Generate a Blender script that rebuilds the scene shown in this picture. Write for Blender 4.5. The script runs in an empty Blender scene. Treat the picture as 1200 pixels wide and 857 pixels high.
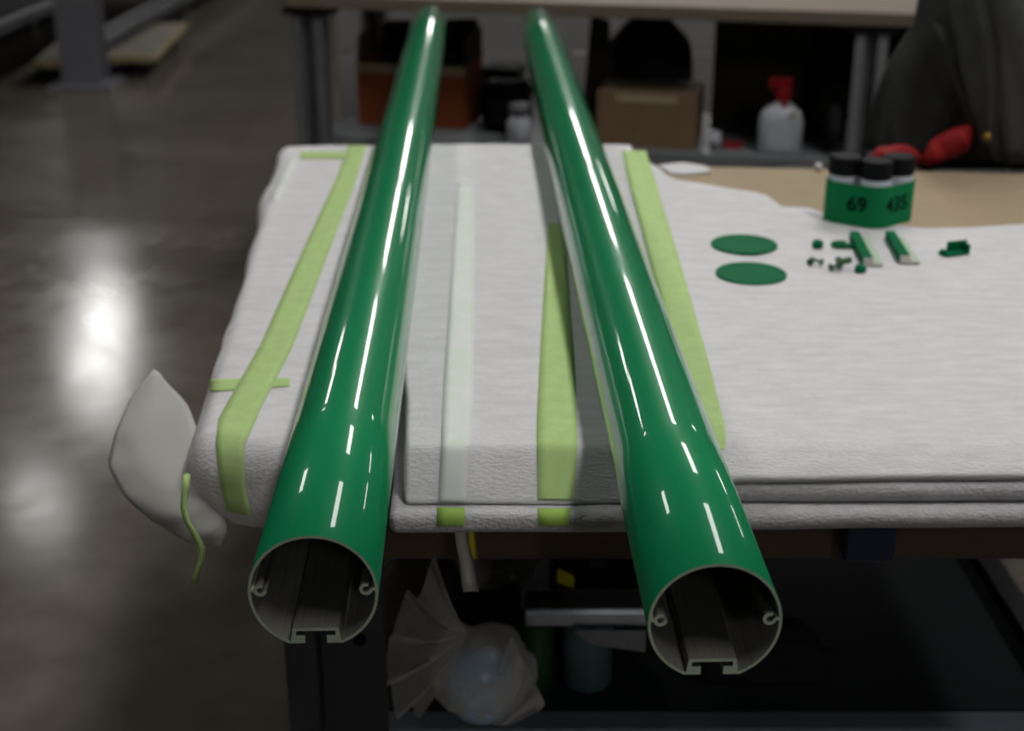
import bpy, bmesh, math, random
from mathutils import Vector, noise, Matrix
from mathutils.bvhtree import BVHTree
R = random.Random(7)
C = bpy.context.scene.collection
S = bpy.context.scene

# ------------------------------------------------------------------ camera
F, CH = 1600.0, 1.644
PITCH = math.atan(648 / F)
cd = bpy.data.cameras.new('camera')
cam = bpy.data.objects.new('camera', cd)
C.objects.link(cam)
cam.location = (0, 0, CH)
cam.rotation_euler = (math.pi / 2 - PITCH, 0, 0)
cd.sensor_width = 36
cd.lens = F / 1200 * 36
cd.clip_start = .05
cd.dof.use_dof = True
cd.dof.focus_distance = 1.42
cd.dof.aperture_fstop = 4.0
S.camera = cam

# ------------------------------------------------------------------ exposure, world
S.view_settings.view_transform = 'Standard'
S.view_settings.look = 'None'
S.view_settings.gamma = 1
S.view_settings.use_curve_mapping = False
S.view_settings.exposure = 0.44
w = bpy.data.worlds.new('world'); S.world = w; w.use_nodes = True
w.node_tree.nodes['Background'].inputs[0].default_value = (.05, .05, .055, 1)
LAMP = 17.0                      # radiance of the ceiling light diffusers

# ------------------------------------------------------------------ calibration (points on real planes)
def ray(px, py):
    x = (px - 600) / F; y = -(py - 428.5) / F
    c, s = math.cos(PITCH), math.sin(PITCH)
    return Vector((x, c + y * s, -s + y * c))
def at(px, py, z):
    d = ray(px, py); t = (z - CH) / d.z
    return Vector((d.x * t, d.y * t, z))
def atY(px, py, Y):
    d = ray(px, py); t = Y / d.y
    return Vector((d.x * t, Y, CH + d.z * t))

# ------------------------------------------------------------------ materials
def srgb(r, g, b):
    f = lambda c: (c / 255 / 12.92) if c / 255 <= .04045 else ((c / 255 + .055) / 1.055) ** 2.4
    return (f(r), f(g), f(b))
def mat(name, col, rough=.6, metal=0, var=0, vscale=8, bump=0, bscale=60, coat=0, stretch=None, spec=.5, alpha=1, emit=None, col2=None, trans=0):
    m = bpy.data.materials.new(name); m.use_nodes = True
    nt = m.node_tree; N = nt.nodes; L = nt.links
    b = N['Principled BSDF']
    b.inputs['Base Color'].default_value = (*col, 1)
    b.inputs['Roughness'].default_value = rough
    b.inputs['Metallic'].default_value = metal
    b.inputs['Specular IOR Level'].default_value = spec
    b.inputs['Coat Weight'].default_value = coat
    b.inputs['Coat Roughness'].default_value = .03
    b.inputs['Alpha'].default_value = alpha
    b.inputs['Transmission Weight'].default_value = trans
    if emit:
        b.inputs['Emission Color'].default_value = (*emit[0], 1); b.inputs['Emission Strength'].default_value = emit[1]
    if var or bump:
        tc = N.new('ShaderNodeTexCoord'); mp = N.new('ShaderNodeMapping')
        L.new(tc.outputs['Object'], mp.inputs['Vector'])
        if stretch: mp.inputs['Scale'].default_value = stretch
    if var:
        n = N.new('ShaderNodeTexNoise'); n.inputs['Scale'].default_value = vscale; n.inputs['Detail'].default_value = 6
        n.inputs['Roughness'].default_value = .65
        L.new(mp.outputs[0], n.inputs['Vector'])
        r = N.new('ShaderNodeValToRGB')
        c2 = col2 or tuple(c * (1 - var) for c in col)
        r.color_ramp.elements[0].position = .32; r.color_ramp.elements[0].color = (*c2, 1)
        r.color_ramp.elements[1].position = .68; r.color_ramp.elements[1].color = (*col, 1)
        L.new(n.outputs['Fac'], r.inputs[0]); L.new(r.outputs[0], b.inputs['Base Color'])
    if bump:
        n2 = N.new('ShaderNodeTexNoise'); n2.inputs['Scale'].default_value = bscale; n2.inputs['Detail'].default_value = 5
        L.new(mp.outputs[0], n2.inputs['Vector'])
        bp = N.new('ShaderNodeBump'); bp.inputs['Strength'].default_value = bump; bp.inputs['Distance'].default_value = .01
        L.new(n2.outputs['Fac'], bp.inputs['Height']); L.new(bp.outputs[0], b.inputs['Normal'])
    return m
def clear_mat(name, col, clear, rough=.2):
    m = bpy.data.materials.new(name); m.use_nodes = True
    nt = m.node_tree; N = nt.nodes; L = nt.links
    b = N['Principled BSDF']; b.inputs['Base Color'].default_value = (*col, 1); b.inputs['Roughness'].default_value = rough
    t = N.new('ShaderNodeBsdfTransparent'); mx = N.new('ShaderNodeMixShader')
    lw = N.new('ShaderNodeLayerWeight'); lw.inputs[0].default_value = .35
    mr = N.new('ShaderNodeMapRange'); mr.inputs[3].default_value = 1 - clear; mr.inputs[4].default_value = 1
    L.new(lw.outputs['Facing'], mr.inputs[0])
    L.new(mr.outputs[0], mx.inputs[0]); L.new(t.outputs[0], mx.inputs[1]); L.new(b.outputs[0], mx.inputs[2])
    L.new(mx.outputs[0], N['Material Output'].inputs[0])
    return m

M = {}
M['paint'] = mat('green_gloss_paint', (.008, .235, .088), .35, coat=1, spec=.08)
M['paint'].node_tree.nodes['Principled BSDF'].inputs['Coat IOR'].default_value = 1.36
M['paint_flat'] = mat('green_satin_paint', (.004, .135, .050), .65, spec=.06)
M['wrapper_green'] = mat('green_wrapper', (.005, .19, .065), .6, spec=.1)
M['cut'] = mat('bare_cut_edge', (.50, .60, .46), .4, .25)
M['alu'] = mat('bare_aluminium', (.19, .187, .16), .6, .3, var=.35, vscale=14, stretch=(30, 1, 30))
M['foam'] = mat('white_foam', (.76, .75, .765), .8, var=.17, vscale=17, bump=.35, bscale=120, stretch=(1, 3.5, 2), spec=.2)
M['foam_edge'] = mat('layered_foam', (.57, .56, .575), .85, var=.18, vscale=70, bump=.5, bscale=160, stretch=(1, 1.6, 1.6), spec=.2)
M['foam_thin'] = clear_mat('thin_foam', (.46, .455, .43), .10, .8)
M['tape'] = mat('green_masking_tape', (.47, .65, .26), .7, var=.12, vscale=40, spec=.2)
M['tape_deep'] = mat('wide_green_tape', (.30, .47, .10), .7, var=.12, vscale=30, spec=.2)
M['tape_pale'] = mat('tape_under_foam', (.64, .72, .62), .85, var=.22, vscale=22, spec=.1, col2=(.74, .74, .75))
M['wood'] = mat('plywood', (.10, .062, .035), .6, var=.2, vscale=5, stretch=(1, 8, 8))
M['card'] = mat('cardboard', (.37, .285, .18), .8, var=.12, vscale=12)
M['card_dark'] = mat('brown_cardboard', (.20, .125, .065), .8, var=.2, vscale=10)
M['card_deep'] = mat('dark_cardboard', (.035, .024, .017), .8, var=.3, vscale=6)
M['bench_wood'] = mat('bench_wood', (.19, .147, .112), .7, spec=.3, var=.15, vscale=4, stretch=(1, 10, 10))
M['steel_dark'] = mat('dark_painted_steel', (.045, .047, .055), .45, var=.2, vscale=10)
M['steel_slate'] = mat('slate_painted_steel', (.020, .025, .030), .65, spec=.25, var=.25, vscale=6)
M['deck_dark'] = mat('dark_deck', (.030, .030, .032), .9, spec=.05, var=.2, vscale=5)
M['steel_rail'] = mat('grey_painted_rail', (.20, .24, .29), .45, var=.2, vscale=8)
M['steel_grey'] = mat('grey_steel', (.22, .23, .25), .4, .4, var=.25, vscale=18)
M['steel_light'] = mat('galvanised_steel', (.40, .40, .43), .4, .5, var=.25, vscale=20)
M['brushed'] = mat('brushed_metal', (.34, .36, .40), .3, .85, var=.25, vscale=25)
M['blue'] = mat('dark_blue_paint', (.012, .02, .06), .5)
M['black'] = mat('black_plastic', (.005, .005, .006), .6, spec=.12)
M['black_soft'] = mat('black_fabric', (.008, .008, .010), .8, var=.3, vscale=20)
M['grey_panel'] = mat('grey_panel', (.24, .23, .225), .7, var=.12, vscale=4)
M['shelf'] = mat('grey_shelf', (.20, .215, .225), .5, var=.15, vscale=6)
M['orange'] = mat('orange_red_card', (.30, .065, .014), .7, var=.15, vscale=9)
M['white'] = mat('white_plastic', (.52, .54, .60), .4)
M['white_warm'] = mat('white_card', (.60, .57, .54), .6)
M['red'] = mat('red_plastic', (.30, .006, .010), .4)
M['red_cloth'] = mat('red_cloth', (.42, .006, .008), .7, var=.3, vscale=14)
M['jacket'] = mat('dark_work_cloth', (.036, .037, .033), .9, var=.3, vscale=9, bump=.4, bscale=90)
M['sleeve'] = mat('grey_work_cloth', (.085, .088, .088), .9, var=.3, vscale=9, bump=.4, bscale=90)
M['brass'] = mat('brass', (.45, .28, .06), .35, .9)
M['yellow'] = mat('yellow_label', (.65, .60, .03), .5)
M['teal'] = mat('teal_label', (.09, .20, .19), .6, var=.3, vscale=25)
M['green_can'] = mat('dark_green_can', (.015, .085, .02), .4)
M['tube_card'] = mat('grey_brown_tube', (.085, .072, .060), .7, var=.2, vscale=10)
M['clear'] = clear_mat('clear_plastic', (.85, .82, .78), .76, .15)
M['clear_dim'] = clear_mat('clear_film', (.62, .60, .57), .70, .25)
M['blue_plastic'] = mat('pale_blue_plastic', (.50, .68, .92), .3)
M['dolly_wood'] = mat('weathered_boards', (.17, .16, .132), .8, spec=.15, var=.2, vscale=6)
M['dolly_edge'] = mat('pale_wood_edge', (.20, .16, .08), .7)
M['column'] = mat('column_paint', (.115, .112, .125), .5, var=.1, vscale=3)
M['wall'] = mat('wall_paint', (.11, .11, .11), .8, var=.1, vscale=1)
M['ceiling'] = mat('ceiling_paint', (.13, .13, .135), .8, var=.1, vscale=1)
M['lamp'] = mat('lit_diffuser', (.9, .9, .9), .5, emit=((1, .985, .96), LAMP))
M['housing'] = mat('white_housing', (.6, .6, .6), .5)
M['ink'] = mat('black_ink', (.003, .010, .005), .8, spec=.05)

def floor_mat():
    m = bpy.data.materials.new('polished_concrete'); m.use_nodes = True
    nt = m.node_tree; N = nt.nodes; L = nt.links; b = N['Principled BSDF']
    tc = N.new('ShaderNodeTexCoord')
    n1 = N.new('ShaderNodeTexNoise'); n1.inputs['Scale'].default_value = 1.6; n1.inputs['Detail'].default_value = 8; n1.inputs['Roughness'].default_value = .68
    n2 = N.new('ShaderNodeTexNoise'); n2.inputs['Scale'].default_value = 9; n2.inputs['Detail'].default_value = 6
    L.new(tc.outputs['Object'], n1.inputs['Vector']); L.new(tc.outputs['Object'], n2.inputs['Vector'])
    r = N.new('ShaderNodeValToRGB')
    r.color_ramp.elements[0].position = .3; r.color_ramp.elements[0].color = (.066, .056, .045, 1)
    r.color_ramp.elements[1].position = .72; r.color_ramp.elements[1].color = (.135, .12, .10, 1)
    mx = N.new('ShaderNodeMix'); mx.data_type = 'FLOAT'; mx.inputs[0].default_value = .4
    L.new(n1.outputs['Fac'], mx.inputs[2]); L.new(n2.outputs['Fac'], mx.inputs[3]); L.new(mx.outputs[0], r.inputs[0])
    L.new(r.outputs[0], b.inputs['Base Color'])
    mr = N.new('ShaderNodeMapRange'); mr.inputs[1].default_value = .3; mr.inputs[2].default_value = .7; mr.inputs[3].default_value = .10; mr.inputs[4].default_value = .21
    L.new(mx.outputs[0], mr.inputs[0]); L.new(mr.outputs[0], b.inputs['Roughness'])
    bp = N.new('ShaderNodeBump'); bp.inputs['Strength'].default_value = .012; bp.inputs['Distance'].default_value = .02
    L.new(n1.outputs['Fac'], bp.inputs['Height']); L.new(bp.outputs[0], b.inputs['Normal'])
    return m
M['floor'] = floor_mat()

# ------------------------------------------------------------------ object helpers
def obj(name, bm, m, parent=None, smooth=False, bevel=0, solid=0, sub=0):
    me = bpy.data.meshes.new(name)
    bmesh.ops.recalc_face_normals(bm, faces=bm.faces)
    bm.to_mesh(me); bm.free()
    for x in (m if isinstance(m, list) else [m]): me.materials.append(M[x] if isinstance(x, str) else x)
    o = bpy.data.objects.new(name, me); C.objects.link(o)
    if parent: o.parent = parent
    if smooth:
        for p in me.polygons: p.use_smooth = True
    if solid:
        d = o.modifiers.new('solid', 'SOLIDIFY'); d.thickness = solid; d.offset = 0
    if sub:
        d = o.modifiers.new('sub', 'SUBSURF'); d.levels = sub; d.render_levels = sub
    if bevel:
        d = o.modifiers.new('bevel', 'BEVEL'); d.width = bevel; d.segments = 2; d.limit_method = 'ANGLE'
    return o
def tag(o, label, cat, group=None, kind=None):
    o['label'] = label; o['category'] = cat
    if group: o['group'] = group
    if kind: o['kind'] = kind
    return o
def thing(name, label, cat, loc=(0, 0, 0), rz=0, group=None):
    o = bpy.data.objects.new(name, None); C.objects.link(o)
    o.location = loc; o.rotation_euler = (0, 0, rz); o.empty_display_size = .05
    return tag(o, label, cat, group)
def struct(name, bm, m, parent=None):
    o = obj(name, bm, m, parent)
    if not parent: o['kind'] = 'structure'
    return o
def copy_tree(o, parent=None):
    c = o.copy(); C.objects.link(c)
    if parent: c.parent = parent
    for ch in list(o.children): copy_tree(ch, c)
    return c
def box(bm, x0, x1, y0, y1, z0, z1):
    v = [bm.verts.new(p) for p in ((x0, y0, z0), (x1, y0, z0), (x1, y1, z0), (x0, y1, z0), (x0, y0, z1), (x1, y0, z1), (x1, y1, z1), (x0, y1, z1))]
    for f in ((3, 2, 1, 0), (4, 5, 6, 7), (0, 1, 5, 4), (1, 2, 6, 5), (2, 3, 7, 6), (3, 0, 4, 7)): bm.faces.new([v[i] for i in f])
    return bm
def bx(*a): return box(bmesh.new(), *a)
def hexa(bm, bottom, top):
    n = len(bottom)
    b = [bm.verts.new(p) for p in bottom]; t = [bm.verts.new(p) for p in top]
    bm.faces.new(b[::-1]); bm.faces.new(t)
    for i in range(n): bm.faces.new((b[i], b[(i + 1) % n], t[(i + 1) % n], t[i]))
    return bm
def lathe(prof, n=32, c=(0, 0, 0), bm=None):
    bm = bm or bmesh.new(); rings = []
    for r, z in prof:
        rings.append([bm.verts.new((c[0] + r * math.cos(6.28318531 * k / n), c[1] + r * math.sin(6.28318531 * k / n), c[2] + z)) for k in range(n)])
    for a, b in zip(rings, rings[1:]):
        for k in range(n): bm.faces.new((a[k], a[(k + 1) % n], b[(k + 1) % n], b[k]))
    bm.faces.new(rings[0][::-1]); bm.faces.new(rings[-1])
    return bm
def sweep(path, rad, n=12, bm=None, cap=True):
    """tube along a list of points; rad a number or a list"""
    bm = bm or bmesh.new(); rings = []; P = [Vector(p) for p in path]
    for i, p in enumerate(P):
        t = (P[min(i + 1, len(P) - 1)] - P[max(i - 1, 0)]).normalized()
        a = t.cross(Vector((0, 0, 1)))
        if a.length < .05: a = t.cross(Vector((0, 1, 0)))
        a.normalize(); b = t.cross(a)
        r = rad[i] if isinstance(rad, (list, tuple)) else rad
        rings.append([bm.verts.new(p + a * r * math.cos(6.28318531 * k / n) + b * r * math.sin(6.28318531 * k / n)) for k in range(n)])
    for a, b in zip(rings, rings[1:]):
        for k in range(n): bm.faces.new((a[k], a[(k + 1) % n], b[(k + 1) % n], b[k]))
    if cap: bm.faces.new(rings[0][::-1]); bm.faces.new(rings[-1])
    return bm
def grid(pts, bm=None):
    """pts[i][j] -> quad sheet"""
    bm = bm or bmesh.new()
    V = [[bm.verts.new(p) for p in row] for row in pts]
    for i in range(len(V) - 1):
        for j in range(len(V[0]) - 1): bm.faces.new((V[i][j], V[i + 1][j], V[i + 1][j + 1], V[i][j + 1]))
    return bm
def ns(v, s=1, seed=0): return noise.noise(Vector((v[0] * s + seed * 17.3, v[1] * s - seed * 5.1, v[2] * s + seed)))

SURF = []
def pad(quad, z0, z1, r, amp=.002, seed=0, step=.035, nscale=5, edge_amp=.004, keep=True, post=None):
    """soft rounded slab over a four cornered footprint (front left, front right, back right, back left)"""
    q = [Vector((p[0], p[1], 0)) for p in quad]
    lx = ((q[1] - q[0]).length + (q[2] - q[3]).length) / 2; ly = ((q[3] - q[0]).length + (q[2] - q[1]).length) / 2; lz = z1 - z0
    def samples(l, st):
        e = min(r, l * .5)
        s = [0, e * .12, e * .3, e * .55, e * .8, e]
        n = max(1, int((l - 2 * e) / st))
        s += [e + (l - 2 * e) * k / n for k in range(1, n)]
        s += [l - a for a in (e, e * .8, e * .55, e * .3, e * .12, 0)]
        out = []
        for a in s:
            if not out or a - out[-1] > 1e-6: out.append(a)
        return out
    X, Y, Z = samples(lx, step), samples(ly, step), samples(lz, .02)
    bm = bmesh.new(); cache = {}
    def vert(x, y, z):
        k = (round(x, 6), round(y, 6), round(z, 6))
        if k in cache: return cache[k]
        p = Vector((x, y, z)); rr = [min(r, lx / 2), min(r, ly / 2), min(r, lz / 2)]
        L_ = (lx, ly, lz)
        inn = Vector([min(max(p[i], rr[i]), L_[i] - rr[i]) for i in range(3)])
        d = Vector([(p[i] - inn[i]) / rr[i] for i in range(3)])
        if d.length > 1e-6:
            m = max(abs(a) for a in d); d = d.normalized() * m if m else d
        p2 = inn + Vector([d[i] * rr[i] for i in range(3)])
        u, v = p2.x / lx, p2.y / ly
        g = (q[0] * (1 - u) + q[1] * u) * (1 - v) + (q[3] * (1 - u) + q[2] * u) * v
        g.z = z0 + p2.z
        out = Vector((u - .5, v - .5, 0))
        e = max(abs(u - .5), abs(v - .5)) * 2
        if p2.z > lz * .4: g.z += amp * ns(g, nscale, seed) + amp * .5 * ns(g, nscale * 3.3, seed + 3)
        if e > .9 and edge_amp:
            k2 = edge_amp * ns((g.x, g.y, g.z * 3), 7, seed + 9)
            if abs(u - .5) > abs(v - .5): g.x += k2
            else: g.y += k2
        if post: g = post(g)
        cache[k] = bm.verts.new(g); return cache[k]
    def side(A, B, f):
        for i in range(len(A) - 1):
            for j in range(len(B) - 1):
                vs = [f(A[i], B[j]), f(A[i + 1], B[j]), f(A[i + 1], B[j + 1]), f(A[i], B[j + 1])]
                if len(set(vs)) == 4:
                    try: bm.faces.new(vs)
                    except ValueError: pass
    side(X, Y, lambda a, b: vert(a, b, 0)); side(X, Y, lambda a, b: vert(a, b, lz))
    side(X, Z, lambda a, b: vert(a, 0, b)); side(X, Z, lambda a, b: vert(a, ly, b))
    side(Y, Z, lambda a, b: vert(0, a, b)); side(Y, Z, lambda a, b: vert(lx, a, b))
    bmesh.ops.recalc_face_normals(bm, faces=bm.faces)
    if keep: SURF.append(BVHTree.FromBMesh(bm))
    return bm
EYE = Vector((0, 0, CH))
def hit(px, py):
    """point and normal where the foam lies under this sight line"""
    d = ray(px, py).normalized(); best = None
    for t in SURF:
        loc, nor, i, dist = t.ray_cast(EYE, d)
        if loc and (best is None or dist < best[2]): best = (loc, nor, dist)
    return best
def top_z(x, y):
    best = 0
    for t in SURF:
        loc, nor, i, dist = t.ray_cast(Vector((x, y, 2)), Vector((0, 0, -1)))
        if loc and loc.z > best: best = loc.z
    return best
def tape(stations, lift=.0014, n=14, cols=4, bridge=False):
    """strip stuck on the foam; stations = left x, left y, right x, right y"""
    rows = []
    for a, b in zip(stations, stations[1:]):
        for k in range(n):
            t = k / n; rows.append([a[i] * (1 - t) + b[i] * t for i in range(4)])
    rows.append(stations[-1])
    P = []; last = None
    for xl, yl, xr, yr in rows:
        row = []
        for c in range(cols + 1):
            h = hit(xl + (xr - xl) * c / cols, yl + (yr - yl) * c / cols)
            if bridge and yl < 500 and (h is None or h[0].z < ZT - .006 or h[1].z < .6): h = (at(xl + (xr - xl) * c / cols, yl + (yr - yl) * c / cols, ZT - .0005), Vector((0, 0, 1)))
            if h is None: row = None; break
            nn = h[1] if h[1].z > -.2 else -h[1]
            row.append(h[0] + nn * lift)
        if row is None: continue
        if last and max((row[c] - last[c]).length for c in range(cols + 1)) > .12: continue
        P.append(row); last = row
    return grid(P)

# ------------------------------------------------------------------ the hall
CEIL = 8.0
X0, X1, Y0, Y1 = -20, 20, -20, 64
struct('floor', bx(X0, X1, Y0, Y1, -.1, 0), 'floor')
struct('ceiling', bx(X0, X1, Y0, Y1, CEIL, CEIL + .1), 'ceiling')
struct('wall_left', bx(X0 - .1, X0, Y0, Y1, 0, CEIL), 'wall')
struct('wall_right', bx(X1, X1 + .1, Y0, Y1, 0, CEIL), 'wall')
struct('wall_back', bx(X0, X1, Y1, Y1 + .1, 0, CEIL), 'wall')
struct('wall_front', bx(X0, X1, Y0 - .1, Y0, 0, CEIL), 'wall')
ROWS = [(2.45, .01, [(-13.0, 3.6), (-1.9, 4.0), (5.0, 4.6), (15.4, 7.0), (25.0, 5.4), (31.6, 5.4), (54.5, 5.4)]),  # first fixture, behind the camera, is added to brighten the lower shelf
        (-6.0, .13, [(1.5, 2.4), (17.8, .5), (22.5, 1.5), (25.5, 1.4)]),  # first fixture is an added fill, softening the tube shadows on the foam
        (12.0, .0, [(1.5, 4.4), (8.0, 4.4), (27.2, 2.4), (53.0, 6.0)])]
def light(x, y, ln, lab):
    t = thing('ceiling_light', lab, 'ceiling light', (x, y, CEIL), math.radians(2.5), 'ceiling strip lights')
    obj('housing', bx(-.50, .50, 0, ln, -.10, 0), 'housing', t, bevel=.01)
    obj('diffuser', bx(-.40, .40, .06, ln - .06, -.15, -.10), 'lamp', t, bevel=.01)
rown = {2.45: 'middle', -6.0: 'left', 12.0: 'right'}
ordn = ['nearest', 'second', 'third', 'fourth', 'fifth', 'sixth', 'seventh']
for x, sl_, ys in ROWS:
    for k, (y, ln) in enumerate(ys):
        light(x - sl_ * (y - 10) - sl_ * max(0, y - 24), y, ln, 'lit white strip light in the %s ceiling row, %s along it' % (rown[x], ordn[k]))

# steel post (H section) with its base plate
c = at(97, 104, 0)
t = thing('steel_post', 'wide grey painted steel H-section post standing on the floor at the far left', 'post', (c.x, c.y + .1, 0))
bm = bmesh.new(); box(bm, -.125, .125, -.105, -.085, .03, 1.15)
obj('flange', bm, 'column', t); obj('flange', bx(-.125, .125, .085, .105, .03, 1.15), 'column', t)
obj('web', bx(-.008, .008, -.085, .085, .03, 1.15), 'column', t)
obj('top_plate', bx(-.17, .17, -.15, .15, 1.15, 1.18), 'column', t)
obj('base_plate', bx(-.2, .2, -.2, .2, 0, .03), 'column', t)

# low rack decks behind the column
def rack(name_label, xr, wd, ya, yb, z):
    t = thing('storage_rack', name_label, 'rack', (xr - wd / 2, (ya + yb) / 2, 0)); h = (yb - ya) / 2; q = wd / 2
    obj('deck', bx(-q + .03, q - .03, -h, h, z - .03, z - .005), 'deck_dark', t)
    for s in (-1, 1): obj('side_rail', bx(s * q - .03, s * q + .03, -h, h, z - .06, z), 'steel_dark', t)
    for s in (-1, 1):
        for e in (-1, 1):
            obj('upright', bx(s * q - .035, s * q + .035, e * (h - .035) - .035, e * (h - .035) + .035, 0, z - .06), 'steel_dark', t)
a = at(0, 28, .45); b = at(60, 0, .45)
xa = (a.x + b.x) / 2
rack('dark low storage rack left of the grey post', xa, 1.5, 6.3, 13.5, .45)
a = at(122, 52, .25); b = at(185, 3, .25)
xb = (a.x + b.x) / 2
rack('dark low storage rack behind the grey post, over the boarded dolly', xb, min(xb - xa - .3, 1.1), a.y + .1, 16.0, .25)

def dolly(label, pts, nb):
    (ax, ay), (bx_, by), (cx, cy), (dx, dy) = pts          # near left, near right, far right, far left
    A, B, D = at(ax, ay, .15), at(bx_, by, .15), at(dx, dy, .15)
    wd = (B - A).length; ln = (D - A).length
    t = thing('dolly', label, 'dolly', (A.x, A.y, 0), math.atan2(D.y - A.y, D.x - A.x) - math.pi / 2)
    for k in range(nb):
        obj('board', bx(wd * k / nb + .004, wd * (k + 1) / nb - .004, 0, ln, .118, .148 + .002 * (k % 2)), 'dolly_wood', t, bevel=.003)
    obj('end_rail', bx(0, wd, -.03, 0, .112, .15), 'dolly_edge', t); obj('end_rail', bx(0, wd, ln, ln + .03, .112, .15), 'dolly_edge', t)
    obj('side_rail', bx(wd, wd + .03, -.03, ln + .03, .112, .15), 'dolly_edge', t)
    for sx in (.09, wd - .06):
        for sy in (.05, ln - .08):
            ca = obj('caster', bx(sx - .03, sx + .03, sy - .03, sy + .03, .09, .118), 'steel_dark', t)
            bm = lathe([(.022, -.016), (.045, -.016), (.045, .016), (.022, .016)], 20)
            bmesh.ops.rotate(bm, verts=bm.verts, cent=(0, 0, 0), matrix=Matrix.Rotation(math.pi / 2, 3, 'Y'))
            bmesh.ops.translate(bm, verts=bm.verts, vec=(sx, sy, .045))
            obj('wheel', bm, 'black', ca)
dolly('low wooden dolly with grey boards on black casters, right of the grey post', [(116, 66), (166, 70), (198, 30), (160, 28)], 4)
dolly('low wooden dolly half hidden left of the grey post', [(36, 72), (70, 72), (106, 40), (76, 40)], 4)

# ------------------------------------------------------------------ work table
TB = .835                                                     # top of the table board
tb = thing('work_table', 'long work table with plywood top, dark steel legs and slate lower shelf under the foam', 'table', (.35, 2.3, 0))
tl = lambda x0, x1, y0, y1, z0, z1: bx(x0 - .35, x1 - .35, y0 - 2.3, y1 - 2.3, z0, z1)
obj('tabletop', tl(-.335, 1.27, 1.55, 3.10, TB - .028, TB), 'wood', tb, bevel=.002)
obj('apron', tl(-.27, 1.22, 1.585, 1.61, TB - .11, TB - .028), 'wood', tb)
obj('apron', tl(-.27, 1.22, 2.93, 2.96, TB - .11, TB - .028), 'wood', tb)
LS = .40
def leg(x, y, s, fy=1):
    # channel leg: front flange and a plate behind it, with bolts
    l = obj('leg', tl(x, x + .045, y, y + .05, 0, TB - .028), 'steel_dark', tb, bevel=.004)
    p = bx(x + s * .048 - .35, x + s * .048 + .09 - .35, y + .03 * fy - 2.3, y + .03 * fy + .012 - 2.3, 0, TB - .11)
    pl = obj('leg_plate', p, 'steel_dark', tb)
    for z in (.32, .56):
        bm = lathe([(.009, 0), (.009, .006), (.005, .009)], 10)
        bmesh.ops.rotate(bm, verts=bm.verts, cent=(0, 0, 0), matrix=Matrix.Rotation(math.pi / 2, 3, 'X'))
        bmesh.ops.translate(bm, verts=bm.verts, vec=(x + s * .048 + .055 - .35, y + .03 * fy - 2.3, z))
        obj('bolt', bm, 'black', pl)
leg(-.318, 1.615, 1)
leg(1.17, 1.615, -2.0)
leg(-.318, 2.88, 1); leg(1.17, 2.88, -2.0)
obj('lower_shelf', tl(-.27, .825, 1.70, 2.92, LS - .02, LS), 'steel_slate', tb)
obj('shelf_rail', tl(-.2695, .87, 1.655, 1.70, LS - .07, LS - .002), 'steel_rail', tb, bevel=.003)
obj('side_rail', tl(.825, .865, 1.70, 2.92, LS - .05, LS + .02), 'steel_dark', tb, bevel=.003)
a = atY(992, 640, 1.54); b = atY(1050, 640, 1.54)
obj('bracket', tl(a.x, b.x, 1.54, 1.584, TB - .09, TB - .028), 'blue', tb, bevel=.003)

# foam layers (each sheet lifts away on its own)
def P2(px, py, z): p = at(px, py, z); return (p.x, p.y)
Z1, Z2, Z3, ZT = TB, .862, .888, .92
# thin base sheet under the middle and left
q = [(-.146, 1.452), (.235, 1.452), (.280, 3.13), (-.240, 3.13)]
tag(obj('foam_sheet', pad(q, TB, Z2, .010, .001, 3), 'foam_edge', None, True), 'lowest grey-white foam sheet, its edge showing below the middle pad', 'foam sheet')
# left wrapped pad
q = [(-.408, 1.545), (-.152, 1.475), (-.254, 3.19), (-.560, 3.20)]
def droop(g):
    k = max(min(1, (-.345 - g.x) / .03), min(1, (1.585 - g.y) / .03), 0)
    if g.x > -.30: k *= max(0, min(1, (-.19 - g.x) / .08))
    g.z = ZT - (ZT - g.z) * (1 + .50 * max(0, k)); return g
lp = tag(obj('foam_pad', pad(q, TB + .0005, ZT, .034, .0035, 11, nscale=4, edge_amp=.012, post=droop), 'foam', None, True), 'long white foam-wrapped pad on the left, with crossing green tape and rounded corners', 'foam pad')
# middle pad, front split from the left one by a dark crack
q = [P2(476, 521, ZT), P2(637, 521, ZT), P2(624, 168, ZT), P2(470, 168, ZT)]
q = [(q[0][0], 1.472), (.236, 1.474), (.283, 3.18), (q[3][0] + .012, 3.19)]
def slant(g):
    g.y += .052 * max(0, (g.z - Z2) / (ZT - Z2)) * max(0, 1 - (g.y - 1.47) / .3); return g
mp = tag(obj('foam_pad', pad(q, Z2 + .0005, ZT, .008, .002, 21, edge_amp=.003, post=slant), 'foam', None, True), 'square-edged white foam pad lying between and under the two green tubes', 'foam pad')
# right stack: three sheets
FR = [(.238, 1.455), (1.285, 1.468)]
q = [FR[0], FR[1], (1.285, 3.02), (.282, 3.02)]
tag(obj('foam_sheet', pad(q, TB, Z2, .013, .001, 31), 'foam_edge', None, True), 'bottom foam sheet of the grey-white stack at the right front edge', 'foam sheet')
q2 = [(.238, 1.476), (1.288, 1.490), (1.285, 3.0), (.282, 3.0)]
tag(obj('foam_sheet', pad(q2, Z2 + .0004, Z3, .012, .001, 33), 'foam_edge', None, True), 'middle foam sheet of the grey-white stack at the right front edge', 'foam sheet')
# cardboard lying at the back right, under the top sheet
q3 = [(.262, 2.2), (1.27, 2.2), (1.27, 2.985), (.285, 3.075)]
bm = bmesh.new(); hexa(bm, [(x, y, Z3 + .0012) for x, y in q3], [(x, y, Z3 + .0062) for x, y in q3])
tag(obj('cardboard_sheet', bm, 'card', None), 'tan cardboard sheet showing at the back right of the table', 'cardboard')
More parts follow.
